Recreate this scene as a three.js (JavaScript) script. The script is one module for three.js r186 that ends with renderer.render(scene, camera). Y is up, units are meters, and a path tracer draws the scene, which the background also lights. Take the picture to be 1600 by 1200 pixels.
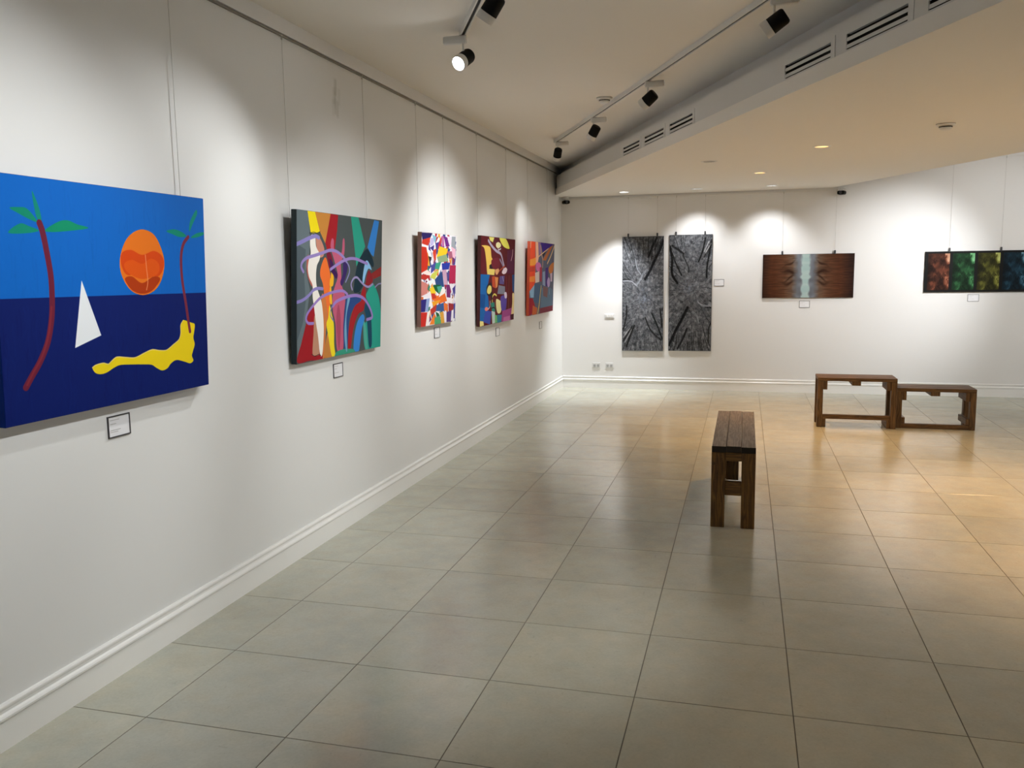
import * as THREE from 'three';
import { RoundedBoxGeometry } from 'three/addons/geometries/RoundedBoxGeometry.js';
import { mergeGeometries, toCreasedNormals } from 'three/addons/utils/BufferGeometryUtils.js';

// ---------------------------------------------------------------- camera, exposure
const scene = new THREE.Scene();
scene.background = new THREE.Color(0x000000);
const camera = new THREE.PerspectiveCamera(48.631, 1600 / 1200, 0.05, 60);
camera.position.set(2.1886, 1.6817, 2.5908);
camera.up.set(-0.021649, 0.991261, -0.13013);
camera.lookAt(2.1886 - 0.261961, 1.6817 - 0.131237, 2.5908 - 0.956114);
camera.updateMatrixWorld(true);
camera.updateProjectionMatrix();
const renderer = new THREE.WebGLRenderer({ antialias: true });
renderer.toneMapping = THREE.LinearToneMapping;
renderer.toneMappingExposure = 1.42;
renderer.shadowMap.enabled = true;

// colours of the lamps: neutral track spots, cool wall washers, warm downlights
const NEUTRAL = new THREE.Color().setRGB(0.965, 0.99, 1.0);
const COOL = new THREE.Color().setRGB(0.95, 0.97, 1.0);
const WARM = new THREE.Color().setRGB(1.0, 0.56, 0.21);

// brightness of the lamps in candela: short track, long track, raised ceiling, wall washers, downlights
const LIGHTS = { s1: 7, s2: 2.8, s3: 8, a: 3.4, b: 4.6, c: 10.4, d: 9.5, g: 9.5, e: 18.5, f: 9.5, h: 38, w0: 17, w1: 3, w2: 3, d0: 11, d1: 7.6, d3: 13.5, d4: 4, d5: 6 };

// ---------------------------------------------------------------- dimensions of the room (metres)
const XL = -0.35, XR = 9, ZB = -9.45, ZF = 5, H = 3.1;     // left wall, right wall, back wall, front wall, ceiling
const SOFFIT = 2.71, LIP = 2.8;                             // underside of the lowered ceiling and top of its edge slab
const K = 0.45;                                             // the lowered ceiling runs askew: dx/dz
const softL = z => XL + K * (z + 9.07), softR = z => 4.636 + K * (z + 6.389);

// ---------------------------------------------------------------- helpers
let seed = 20240611;
const rnd = () => { seed = (seed * 1664525 + 1013904223) >>> 0; return seed / 4294967296; };
const V = (x, y, z) => new THREE.Vector3(x, y, z);
const taken = new Map();
function numbered(name) {
  const n = taken.get(name) ?? 0; taken.set(name, n + 1);
  return n ? name + '_' + String(n).padStart(3, '0') : name;
}
function tag(o, label, category, group, kind) {
  if (label) o.userData.label = label;
  if (category) o.userData.category = category;
  if (group) o.userData.group = group;
  if (kind) o.userData.kind = kind;
  return o;
}
function thing(name, label, category, [x, y, z] = [0, 0, 0], group) {
  const o = new THREE.Group(); o.name = numbered(name); o.position.set(x, y, z); scene.add(o);
  return tag(o, label, category, group);
}
function part(name, geometry, material, parent, [x, y, z] = [0, 0, 0]) {
  const m = new THREE.Mesh(geometry, material); m.name = name; m.position.set(x, y, z);
  m.castShadow = m.receiveShadow = true; parent.add(m); return m;
}
function struct(name, geometry, material, at) { return tag(part(name, geometry, material, scene, at), null, null, null, 'structure'); }
// uv in metres: every face is mapped by the two axes it lies along, the long axis running along u
function metricUV(g, long = 'x', shift = [0, 0]) {
  const p = g.attributes.position, n = g.attributes.normal, uv = new Float32Array(p.count * 2);
  const order = { x: ['x', 'y', 'z'], y: ['y', 'x', 'z'], z: ['z', 'y', 'x'] }[long];
  for (let i = 0; i < p.count; i++) {
    const c = { x: p.getX(i), y: p.getY(i), z: p.getZ(i) };
    const a = { x: Math.abs(n.getX(i)), y: Math.abs(n.getY(i)), z: Math.abs(n.getZ(i)) };
    const main = a.x >= a.y && a.x >= a.z ? 'x' : a.y >= a.z ? 'y' : 'z';
    const [u, v] = order.filter(k => k !== main);
    uv[2 * i] = c[u] + shift[0]; uv[2 * i + 1] = c[v] + shift[1];
  }
  g.setAttribute('uv', new THREE.BufferAttribute(uv, 2)); return g;
}
const box = (w, h, d, x = 0, y = 0, z = 0) => new THREE.BoxGeometry(w, h, d).translate(x, y, z);
const rbox = (w, h, d, r, x = 0, y = 0, z = 0) => new RoundedBoxGeometry(w, h, d, 1, r).translate(x, y, z);
const cyl = (r0, r1, h, seg = 24) => new THREE.CylinderGeometry(r0, r1, h, seg);
// value noise that repeats every n cells
function noise2(n, s) {
  let q = s >>> 0; const r = () => { q = (q * 1664525 + 1013904223) >>> 0; return q / 4294967296; };
  const t = Float32Array.from({ length: n * n }, r), f = a => a * a * (3 - 2 * a);
  return (u, v) => {
    const x = ((u % 1) + 1) % 1 * n, y = ((v % 1) + 1) % 1 * n, i = Math.floor(x) % n, j = Math.floor(y) % n, a = f(x - Math.floor(x)), b = f(y - Math.floor(y));
    const g = (p, k) => t[(k % n) * n + (p % n)];
    return (g(i, j) * (1 - a) + g(i + 1, j) * a) * (1 - b) + (g(i, j + 1) * (1 - a) + g(i + 1, j + 1) * a) * b;
  };
}
function dataTex(w, h, fn, srgb = true) {
  const d = new Uint8Array(w * h * 4);
  for (let j = 0; j < h; j++) for (let i = 0; i < w; i++) {
    const c = fn(i / w, j / h), o = 4 * (j * w + i);
    for (let k = 0; k < 3; k++) d[o + k] = Math.max(0, Math.min(255, Math.round(c[k])));
    d[o + 3] = 255;
  }
  const t = new THREE.DataTexture(d, w, h); t.magFilter = THREE.LinearFilter; t.minFilter = THREE.LinearMipmapLinearFilter; t.generateMipmaps = true;
  t.wrapS = t.wrapT = THREE.RepeatWrapping; t.colorSpace = srgb ? THREE.SRGBColorSpace : THREE.NoColorSpace; t.needsUpdate = true; return t;
}
const matte = (o, s = 0.2) => new THREE.MeshPhysicalMaterial({ specularIntensity: s, ...o });
const std = (o) => new THREE.MeshStandardMaterial(o);

// ---------------------------------------------------------------- materials
const nA = noise2(8, 11), nB = noise2(24, 12), nC = noise2(80, 13), nD = noise2(200, 14);
const M = {};
{
  // painted plaster: only a fine roller stipple
  const bump = dataTex(512, 512, (u, v) => { const s = 128 + 70 * (nD(u, v) - 0.5) + 60 * (nC(u, v) - 0.5); return [s, s, s]; }, false);
  bump.repeat.set(2, 2);
  M.wall = std({ color: new THREE.Color().setRGB(0.80, 0.795, 0.78), roughness: 0.62, bumpMap: bump, bumpScale: 0.0004 });
  M.ceiling = std({ color: new THREE.Color().setRGB(0.88, 0.85, 0.79), roughness: 0.9 });
  M.fascia = std({ color: new THREE.Color().setRGB(0.70, 0.70, 0.68), roughness: 0.6 });
  M.trim = std({ color: new THREE.Color().setRGB(0.90, 0.895, 0.87), roughness: 0.25 });
  M.rail = std({ color: new THREE.Color().setRGB(0.24, 0.22, 0.18), roughness: 0.5 });
  M.white = std({ color: new THREE.Color().setRGB(0.78, 0.77, 0.74), roughness: 0.4 });
  M.black = matte({ color: new THREE.Color().setRGB(0.006, 0.006, 0.006), roughness: 0.6 }, 0.3);
  M.dark = std({ color: new THREE.Color().setRGB(0.02, 0.018, 0.015), roughness: 0.8 });
  M.wire = std({ color: new THREE.Color().setRGB(0.5, 0.49, 0.46), roughness: 0.4, metalness: 0.3 });
  M.paper = std({ color: new THREE.Color().setRGB(0.84, 0.84, 0.86), roughness: 0.7 });
  M.frameGrey = std({ color: new THREE.Color().setRGB(0.045, 0.045, 0.05), roughness: 0.35 });
  M.frameMid = std({ color: new THREE.Color().setRGB(0.22, 0.22, 0.22), roughness: 0.4 });
  M.plate = std({ color: new THREE.Color().setRGB(0.72, 0.72, 0.71), roughness: 0.35 });
  M.plateGrey = std({ color: new THREE.Color().setRGB(0.5, 0.5, 0.49), roughness: 0.4 });
  M.glow = (c, k) => std({ color: 0x222222, emissive: c, emissiveIntensity: k });
  // porcelain: cloudy beige grey with fine specks
  const tile = dataTex(1024, 1024, (u, v) => {
    const c = 0.5 * nA(u, v) + 0.32 * nB(u, v) + 0.18 * nC(u, v), s = nD(u, v), k = 1 + 0.09 * (c - 0.5) + 0.03 * (s - 0.5) - (nC(v, u) > 0.93 && s > 0.5 ? 0.05 : 0);
    const w = 5 * (nB(v, u) - 0.5);
    return [189 * k + w, 188 * k, 172 * k - w];
  });
  const tileRough = dataTex(512, 512, (u, v) => { const s = 255 * (0.85 + 0.16 * (0.7 * nA(u, v) + 0.3 * nB(u, v) - 0.5)); return [s, s, s]; }, false);
  for (const t of [tile, tileRough]) t.repeat.set(0.7, 0.7);
  M.tiles = [[1, 1, 1], [0.95, 0.95, 0.955], [1.03, 1.025, 1.01]].map(c => new THREE.MeshPhysicalMaterial({ color: new THREE.Color().setRGB(...c), map: tile, roughness: 0.25, ior: 1.75, roughnessMap: tileRough }));
  M.grout = std({ color: new THREE.Color().setRGB(0.16, 0.145, 0.115), roughness: 0.9 });
  // rough sawn timber, the grain along u; one metre by a quarter of a metre
  const wood = (a, b, s) => {
    const g1 = noise2(16, s), g2 = noise2(64, s + 1), g3 = noise2(6, s + 2);
    const t = dataTex(1024, 256, (u, v) => {
      const warp = 0.06 * g3(u, v) + 0.01 * g1(u * 2, v);
      const rings = 0.5 + 0.5 * Math.sin(2 * Math.PI * (9 * (v + warp) + 1.5 * g1(u * 0.5, v)));
      const fibre = g2(u * 0.25, v * 3), pore = g2(u * 0.5, v * 4 + 0.3);
      let k = 0.45 * rings + 0.4 * fibre + 0.15 * g1(u, v);
      const kn = Math.hypot((u - 0.31) * 4, v - 0.62) < 0.055 || Math.hypot((u - 0.78) * 4, v - 0.2) < 0.045 ? 0.35 : 1;
      k = k * kn - (pore > 0.86 ? 0.25 : 0);
      return a.map((c, i) => c + (b[i] - c) * Math.max(0, Math.min(1, k)));
    });
    t.repeat.set(1, 4); return t;
  };
  const frame = wood([66, 44, 16], [150, 110, 52], 71), top = wood([96, 80, 66], [174, 152, 130], 91), mid = wood([58, 40, 21], [130, 97, 58], 81);
  M.benchLegs = std({ map: frame, roughness: 0.6 });
  M.endGrain = std({ color: new THREE.Color().setRGB(0.018, 0.013, 0.009), roughness: 0.8 });
  M.benchTop = std({ map: top, roughness: 0.5 });
  M.stoolWood = std({ map: mid, roughness: 0.55 });
}
// ---------------------------------------------------------------- the setting
{
  // left wall with a scuffed patch high up
  const c = document.createElement('canvas'); c.width = 2048; c.height = 448;
  const g = c.getContext('2d'); g.fillStyle = '#e7e7e5'; g.fillRect(0, 0, 2048, 448);
  const px = (z, y) => [(z - ZB) / (ZF - ZB) * 2048, (1 - y / H) * 448];
  for (let i = 0; i < 12; i++) {
    const [x, y] = px(-2.53 + (rnd() - 0.5) * 0.10, 2.79 + (rnd() - 0.5) * 0.16);
    g.strokeStyle = 'rgba(120,114,100,0.07)'; g.lineWidth = 3 + 3 * rnd(); g.beginPath(); g.moveTo(x, y - 7); g.lineTo(x + 2 * rnd(), y + 8); g.stroke();
  }
  const t = new THREE.CanvasTexture(c); t.colorSpace = THREE.SRGBColorSpace;
  const m = M.wall.clone(); m.color.setRGB(1, 1, 1); m.map = t;
  const w = new THREE.BoxGeometry(0.2, H, ZF - ZB), p = w.attributes.position, uv = w.attributes.uv;
  for (let i = 0; i < p.count; i++) uv.setXY(i, p.getZ(i) / (ZF - ZB) + 0.5, p.getY(i) / H + 0.5);
  m.bumpMap = null;
  struct('wall_left', w, m, [XL - 0.1, H / 2, (ZF + ZB) / 2]);
}
const W = XR - XL;
struct('wall_back', metricUV(box(W + 0.4, H, 0.2)), M.wall, [(XL + XR) / 2, H / 2, ZB - 0.1]);
struct('wall_right', metricUV(box(0.2, H, ZF - ZB), 'z'), M.wall, [XR + 0.1, H / 2, (ZF + ZB) / 2]);
struct('wall_front', metricUV(box(W + 0.4, H, 0.2)), M.wall, [(XL + XR) / 2, H / 2, ZF + 0.1]);
struct('ceiling', box(W + 0.4, 0.15, ZF - ZB + 0.4), M.ceiling, [(XL + XR) / 2, H + 0.075, (ZF + ZB) / 2]);

// skirting: a plain board with two beads along its top
function skirting(len) {
  const s = new THREE.Shape();
  const pts = [[0, 0], [0.014, 0], [0.014, 0.108], [0.022, 0.116], [0.023, 0.124], [0.017, 0.131], [0.009, 0.136], [0.009, 0.146], [0.013, 0.152], [0.016, 0.158], [0.016, 0.164], [0.011, 0.170], [0, 0.170]];
  pts.forEach(([x, y], i) => i ? s.lineTo(x, y) : s.moveTo(x, y));
  return new THREE.ExtrudeGeometry(s, { depth: len, bevelEnabled: false, steps: 1 });
}
struct('baseboard_left', skirting(ZF - ZB), M.trim, [XL, 0, ZB]);
{ const g = skirting(W); g.rotateY(-Math.PI / 2); struct('baseboard_back', g, M.trim, [XR, 0, ZB]); }
{ const g = skirting(ZF - ZB); g.rotateY(Math.PI); struct('baseboard_right', g, M.trim, [XR, 0, ZF]); }
// picture rails: a shallow board under the ceiling with a dark slotted rail at its foot
struct('trim_1', box(0.02, 0.085, ZF + 9.07, 0, 0, 0), M.wall, [XL + 0.01, H - 0.0425, (ZF - 9.07) / 2]);
struct('trim_2', box(0.012, 0.010, ZF + 9.07), M.rail, [XL + 0.008, 3.006, (ZF - 9.07) / 2]);
struct('trim_3', box(3.5, 0.022, 0.014), M.white, [XL + 0.06 + 1.75, 2.676, ZB + 0.007]);
struct('trim_4', box(XR - 3.4, 0.02, 0.014), M.white, [(XR + 3.4) / 2, 3.02, ZB + 0.007]);

// floor: a bed of grout and every porcelain tile on it
{
  const floor = new THREE.Group(); floor.name = 'floor'; floor.userData.kind = 'structure'; scene.add(floor);
  part('grout_bed', box(W + 0.4, 0.1, ZF - ZB + 0.4), M.grout, floor, [(XL + XR) / 2, -0.0515, (ZF + ZB) / 2]);
  const cache = new Map();
  // a tile: flat top with a tiny chamfer and four sides
  function tileGeometry(w, d, variant) {
    const key = w.toFixed(3) + '/' + d.toFixed(3) + '/' + variant;
    if (cache.has(key)) return cache.get(key);
    const a = w / 2, b = d / 2, e = 0.0004, P = [], U = [], ox = variant * 0.37, oz = variant * 0.61;
    const ring = (x, z, y) => [[-x, y, -z], [x, y, -z], [x, y, z], [-x, y, z]];
    const r0 = ring(a - e, b - e, 0), r1 = ring(a, b, -e), r2 = ring(a, b, -0.006);
    const quad = (p, q, r, s) => { for (const v of [p, r, q, p, s, r]) { P.push(...v); U.push(variant & 1 ? v[2] + ox : v[0] + ox, (variant & 1 ? v[0] : v[2]) + oz); } };
    quad(...r0);
    for (let i = 0; i < 4; i++) { const j = (i + 1) % 4; quad(r1[i], r1[j], r0[j], r0[i]); quad(r2[i], r2[j], r1[j], r1[i]); }
    const g = new THREE.BufferGeometry();
    g.setAttribute('position', new THREE.Float32BufferAttribute(P, 3)); g.setAttribute('uv', new THREE.Float32BufferAttribute(U, 2)); g.computeVertexNormals();
    cache.set(key, g); return g;
  }
  const G = 0.004, xs = [XL], zs = [ZB];
  for (let x = 0; x < XR; x += 0.6) xs.push(x); xs.push(XR);
  for (let k = 15; k >= -8; k--) zs.push(-0.6 * k); zs.push(ZF);
  const rest = [], v = new THREE.Vector3();
  for (let i = 0; i + 1 < xs.length; i++) for (let j = 0; j + 1 < zs.length; j++) {
    const x0 = xs[i] + G / 2, x1 = xs[i + 1] - G / 2, z0 = zs[j] + G / 2, z1 = zs[j + 1] - G / 2;
    if (x1 - x0 < 0.02 || z1 - z0 < 0.02) continue;
    const g = tileGeometry(x1 - x0, z1 - z0, Math.floor(rnd() * 8)), at = [(x0 + x1) / 2, 0, (z0 + z1) / 2];
    let seen = false;
    for (let a = 0; a <= 4 && !seen; a++) for (let b = 0; b <= 4 && !seen; b++) {
      v.set(x0 + (x1 - x0) * a / 4, 0, z0 + (z1 - z0) * b / 4).applyMatrix4(camera.matrixWorldInverse);
      if (v.z < -0.2) { v.applyMatrix4(camera.projectionMatrix); seen = Math.abs(v.x) < 1.02 && Math.abs(v.y) < 1.02; }
    }
    const m = M.tiles[Math.floor(rnd() * 3)];
    if (seen) part(numbered('tile'), g, m, floor, at); else rest.push(g.clone().translate(...at));
  }
  tag(part('tiles_out_of_view', mergeGeometries(rest), M.tiles[0], floor), null, null, null, 'stuff');
}

// lowered ceiling that runs askew through the room, pierced for its downlights
const WASH = [[0.609, -8.943], [1.555, -8.874], [2.488, -8.826]];
const DOWN = [[2.317, -7.257], [2.799, -5.354], [1.83, -6.03], [4.5, -3.5], [4.9, -5.6], [5.5, -2.2]];
{
  const soffit = new THREE.Group(); soffit.name = 'ceiling_soffit'; soffit.userData.kind = 'structure'; scene.add(soffit);
  const zr = (XR - 4.636) / K - 6.389;
  const outline = (inset, holes) => {
    const s = new THREE.Shape();
    [[XL, ZB], [softR(ZB), ZB], [XR, zr], [XR, ZF], [softL(ZF) + inset, ZF], [XL + inset * 0, -9.07 - inset / K]].forEach(([x, z], i) => i ? s.lineTo(x, -z) : s.moveTo(x, -z));
    if (holes) for (const [x, z] of [...WASH, ...DOWN]) { const h = new THREE.Path(); h.absarc(x, -z, 0.066, 0, 2 * Math.PI, true); s.holes.push(h); }
    return s;
  };
  const lay = (s, y0, y1) => new THREE.ExtrudeGeometry(s, { depth: y1 - y0, bevelEnabled: false, curveSegments: 24 }).rotateX(-Math.PI / 2).translate(0, y0, 0);
  part('soffit_slab', lay(outline(0, true), SOFFIT, LIP), M.ceiling, soffit);
  part('bulkhead_core', lay(outline(0.17), LIP, H), M.fascia, soffit);
  // fascia board, pierced for the air vents
  const a = Math.atan(K), L = (ZF + 9.07) / Math.cos(a);
  const s = new THREE.Shape(); s.moveTo(0.06, 0); s.lineTo(L, 0); s.lineTo(L, 0.158); s.lineTo(0.06, 0.158);
  for (const x of VENTS()) { const q = (x - XL) / Math.sin(a), h = new THREE.Path(); h.moveTo(q, 0.006); h.lineTo(q, 0.088); h.lineTo(q + 0.53, 0.088); h.lineTo(q + 0.53, 0.006); s.holes.push(h); }
  const f = part('fascia_board', new THREE.ExtrudeGeometry(s, { depth: 0.02, bevelEnabled: false }), M.fascia, soffit, [XL + 0.025, LIP, -9.07]);
  f.rotation.y = -(Math.PI / 2 - a);
  part('fascia_top', box(L - 0.2, 0.012, 0.06, L / 2, 0.158, -0.01), M.fascia, soffit, [XL + 0.025, LIP, -9.07]).rotation.y = -(Math.PI / 2 - a);
}
function VENTS() { return [0.985, 1.265, 1.545, 2.388, 2.668, 2.946]; }
const ORD = ['first', 'second', 'third', 'fourth', 'fifth', 'sixth'];
VENTS().forEach((x, i) => {
  const a = Math.atan(K), q = (x - XL) / Math.sin(a);
  const o = thing('air_vent', `slotted white air vent in the sloping bulkhead, ${ORD[i]} from the room corner`, 'vent', [XL + 0.025 + q * Math.sin(a), LIP, -9.07 + q * Math.cos(a)], 'air vents along the bulkhead');
  o.rotation.y = -(Math.PI / 2 - a);
  part('plenum', mergeGeometries([box(0.53, 0.09, 0.004, 0.265, 0.047, -0.05), box(0.53, 0.003, 0.066, 0.265, 0.0895, -0.017), box(0.53, 0.003, 0.066, 0.265, 0.0065, -0.017), box(0.003, 0.08, 0.066, 0.0015, 0.047, -0.017), box(0.003, 0.08, 0.066, 0.5285, 0.047, -0.017)]), M.dark, o);
  const fr = new THREE.Shape(); fr.moveTo(-0.04, -0.001); fr.lineTo(0.57, -0.001); fr.lineTo(0.57, 0.112); fr.lineTo(-0.04, 0.112);
  const h = new THREE.Path(); h.moveTo(0.002, 0.008); h.lineTo(0.002, 0.086); h.lineTo(0.528, 0.086); h.lineTo(0.528, 0.008); fr.holes.push(h);
  part('vent_frame', new THREE.ExtrudeGeometry(fr, { depth: 0.003, bevelEnabled: false }).translate(0, 0, 0.0202), M.fascia, o);
  for (const y of [0.0245, 0.0595]) part('slat', rbox(0.526, 0.019, 0.006, 0.002), M.fascia, o, [0.265, y, 0.019]);
});

// ---------------------------------------------------------------- lamps
function spotLight(parent, world, aim, color, cd, half, pen, size) {
  const l = new THREE.SpotLight(color, cd, 0, half, pen, 2);
  l.name = 'spot_beam'; l.castShadow = true; l.shadow.radius = size; l.shadow.mapSize.set(1024, 1024);
  parent.add(l); parent.updateWorldMatrix(true, false);
  l.position.copy(parent.worldToLocal(world.clone()));
  l.target.position.copy(aim); l.target.updateMatrixWorld(); return l;
}
function track(label, [x0, z0], [x1, z1]) {
  const len = Math.hypot(x1 - x0, z1 - z0), o = thing('lighting_track', label, 'track', [x0, H, z0]);
  o.rotation.y = Math.atan2(x1 - x0, z1 - z0);
  const s = new THREE.Shape(); [[-0.018, 0], [0.018, 0], [0.018, -0.032], [0.009, -0.032], [0.009, -0.012], [-0.009, -0.012], [-0.009, -0.032], [-0.018, -0.032]].forEach(([x, y], i) => i ? s.lineTo(x, y) : s.moveTo(x, y));
  part('track_rail', new THREE.ExtrudeGeometry(s, { depth: len, bevelEnabled: false }), M.white, o);
  part('conductor_slot', box(0.0178, 0.006, len - 0.01, 0, -0.022, len / 2), M.dark, o);
  part('end_cap', rbox(0.038, 0.034, 0.012, 0.003, 0, -0.017, -0.005), M.white, o);
  return o;
}
// a spotlight clipped to a track: gear box, stem and a black finned head with a white collar
function trackSpot(label, [x, z], turn, aim, { cd, half = 0.6, pen = 1, color = NEUTRAL, glow = 6, side = 1, drop = 0.17 }) {
  const o = thing('track_spotlight', label, 'spotlight', [x, H - 0.032, z], 'track spotlights');
  const gear = part('gear_box', rbox(0.042, 0.046, 0.145, 0.01, 0, -0.024, 0), M.white, o, [0, 0, 0]); gear.rotation.y = turn;
  gear.position.set(Math.sin(turn) * 0.05 * side, 0, Math.cos(turn) * 0.05 * side);
  const piv = V(0, -drop + 0.032, 0), dir = V(aim[0] - x, aim[1] - (H - drop), aim[2] - z).normalize();
  part('stem', cyl(0.006, 0.006, drop - 0.075, 10).translate(0, -(drop - 0.02) / 2, 0), M.white, o);
  const head = part('lamp_head', new THREE.LatheGeometry([[0, -0.072], [0.032, -0.072], [0.040, -0.066], [0.043, -0.056], [0.044, 0.012], [0.044, 0.02], [0, 0.02]].map(p => new THREE.Vector2(...p)), 28).rotateX(Math.PI / 2), M.black, o);
  head.position.copy(piv); head.quaternion.setFromUnitVectors(V(0, 0, 1), dir);
  part('collar', new THREE.LatheGeometry([[0.040, 0.02], [0.045, 0.02], [0.046, 0.024], [0.046, 0.058], [0.044, 0.060], [0.040, 0.060], [0.040, 0.045], [0.038, 0.02]].map(p => new THREE.Vector2(...p)), 28).rotateX(Math.PI / 2), M.white, head);
  part('lamp_glass', cyl(0.0395, 0.0395, 0.004, 28).rotateX(Math.PI / 2).translate(0, 0, 0.05), M.glow(color, glow), head);
  spotLight(head, V(x, H - drop, z).addScaledVector(dir, 0.066), V(...aim), color, cd, half, pen, 1.6);
  return o;
}
const T2 = z => 0.169 + 0.4707 * (z + 6.736), T1 = z => 0.55 + 0.49 * (z + 2.40), T3 = z => softR(z) + 0.65;
track('white lighting track ending above the two left wall paintings', [T1(-2.43), -2.43], [T1(0.9), 0.9]);
track('long white lighting track running beside the vented bulkhead', [T2(-6.76), -6.76], [T2(0.6), 0.6]);
track('white lighting track on the raised ceiling beyond the lowered ceiling', [T3(-8.4), -8.4], [T3(-3.6), -3.6]);
const turn1 = Math.atan(0.49), turn2 = Math.atan(0.4707), turn3 = Math.atan(K);
trackSpot('lit track spotlight with glowing face at the short track end', [T1(-2.40), -2.40], Math.PI / 2, [XL, 1.3, 0.0], { cd: LIGHTS.s1, half: 0.52, glow: 14, side: -1 });
trackSpot('black track spotlight beside the glowing spotlight on the short track', [T1(-1.52), -1.52], Math.PI / 2, [XL, 1.2, -1.75], { cd: LIGHTS.s2, half: 0.66 });
trackSpot('track spotlight further along the short track above the sailboat painting', [T1(-0.1), -0.1], Math.PI / 2, [XL, 1.4, 0.25], { cd: LIGHTS.s3, half: 0.6 });
trackSpot('black track spotlight at the far end of the long track', [T2(-6.68), -6.68], Math.PI / 2, [XL, 1.35, -7.75], { cd: LIGHTS.a, half: 0.55 });
trackSpot('black track spotlight second from the far end of the long track', [T2(-5.36), -5.36], Math.PI / 2, [XL, 1.2, -6.05], { cd: LIGHTS.b, half: 0.58 });
trackSpot('black track spotlight third from the far end, under the smoke detector', [T2(-3.99), -3.99], Math.PI / 2, [XL, 1.5, -4.5], { cd: LIGHTS.c, half: 0.62 });
trackSpot('black track spotlight opposite the grey figures painting on the long track', [T2(-2.20), -2.20], Math.PI / 2, [XL, 1.2, -2.7], { cd: LIGHTS.d, half: 0.52 });
trackSpot('track spotlight at the near end of the long track', [T2(-0.3), -0.3], Math.PI / 2, [0.5, 0, -1.4], { cd: LIGHTS.g, half: 0.45 });
trackSpot('track spotlight on the raised ceiling aimed between the two landscape pictures', [T3(-6.9), -6.9], Math.PI / 2, [3.95, 1.4, ZB], { cd: LIGHTS.e, half: 0.5, pen: 0.9, color: COOL });
trackSpot('track spotlight on the raised ceiling aimed at the four panel picture', [T3(-6.2), -6.2], Math.PI / 2, [5.4, 1.5, ZB], { cd: LIGHTS.f, half: 0.62, pen: 0.9, color: COOL });
trackSpot('track spotlight on the raised ceiling aimed at the far right wall', [T3(-5.0), -5.0], Math.PI / 2, [XR, 1.4, -5.6], { cd: LIGHTS.h, half: 0.7 });
trackSpot('track spotlight on the raised ceiling nearest the room front', [T3(-3.9), -3.9], Math.PI / 2, [XR, 1.4, -2.6], { cd: LIGHTS.h, half: 0.7 });

// recessed downlights in the lowered ceiling
function downlight(label, [x, z], aim, { cd, half = 0.7, pen = 0.5, color = WARM, glow = 9, lit = true, back = 0.045 }) {
  const o = thing('downlight', label, 'downlight', [x, SOFFIT, z], 'recessed downlights');
  const L = pts => new THREE.LatheGeometry(pts.map(p => new THREE.Vector2(...p)), 32);
  part('trim_ring', L([[0.058, 0.0], [0.058, -0.004], [0.070, -0.005], [0.078, -0.003], [0.079, 0.0]]), M.white, o);
  part('reflector', L([[0.058, -0.001], [0.060, -0.001], [0.062, 0.002], [0.048, 0.078], [0.046, 0.078], [0.057, 0.002]]), M.white, o);
  part('lamp_glass', cyl(0.045, 0.045, 0.006, 28).translate(0, back, 0), lit ? M.glow(color, glow) : M.plate, o);
  if (lit) spotLight(o, V(x, SOFFIT - 0.012, z), V(...aim), color, cd, half, pen, 2);
  return o;
}
downlight('bright recessed downlight above the left dark tree picture', WASH[0], [0.25, 0.1, -9.2], { cd: LIGHTS.w0, half: 0.62, pen: 0.9, color: COOL, glow: 16, back: 0.012 });
downlight('recessed wall washer above the right dark tree picture', WASH[1], [1.56, 1.55, ZB], { cd: LIGHTS.w1, half: 0.74, pen: 0.8, color: COOL, glow: 4 });
downlight('recessed wall washer above the brown landscape picture', WASH[2], [2.49, 1.55, ZB], { cd: LIGHTS.w2, half: 0.74, pen: 0.8, color: COOL, glow: 4 });
downlight('lit warm downlight in front of the wall washers', DOWN[0], [2.32, 0, -7.25], { cd: LIGHTS.d0, half: 0.8 });
downlight('lit warm downlight above the gap between the benches', DOWN[1], [2.8, 0, -5.35], { cd: LIGHTS.d1, half: 0.8 });
downlight('unlit recessed downlight near the vented bulkhead edge', DOWN[2], [0, 0, 0], { cd: 0, lit: false });
downlight('warm downlight over the open floor right of the single bench', DOWN[3], [4.5, 0, -3.5], { cd: LIGHTS.d3, half: 0.8 });
downlight('warm downlight over the floor beside the two low benches', DOWN[4], [4.9, 0, -5.6], { cd: LIGHTS.d4, half: 0.8 });
downlight('warm downlight far along the lowered ceiling', DOWN[5], [5.5, 0, -2.2], { cd: LIGHTS.d5, half: 0.8 });

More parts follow.
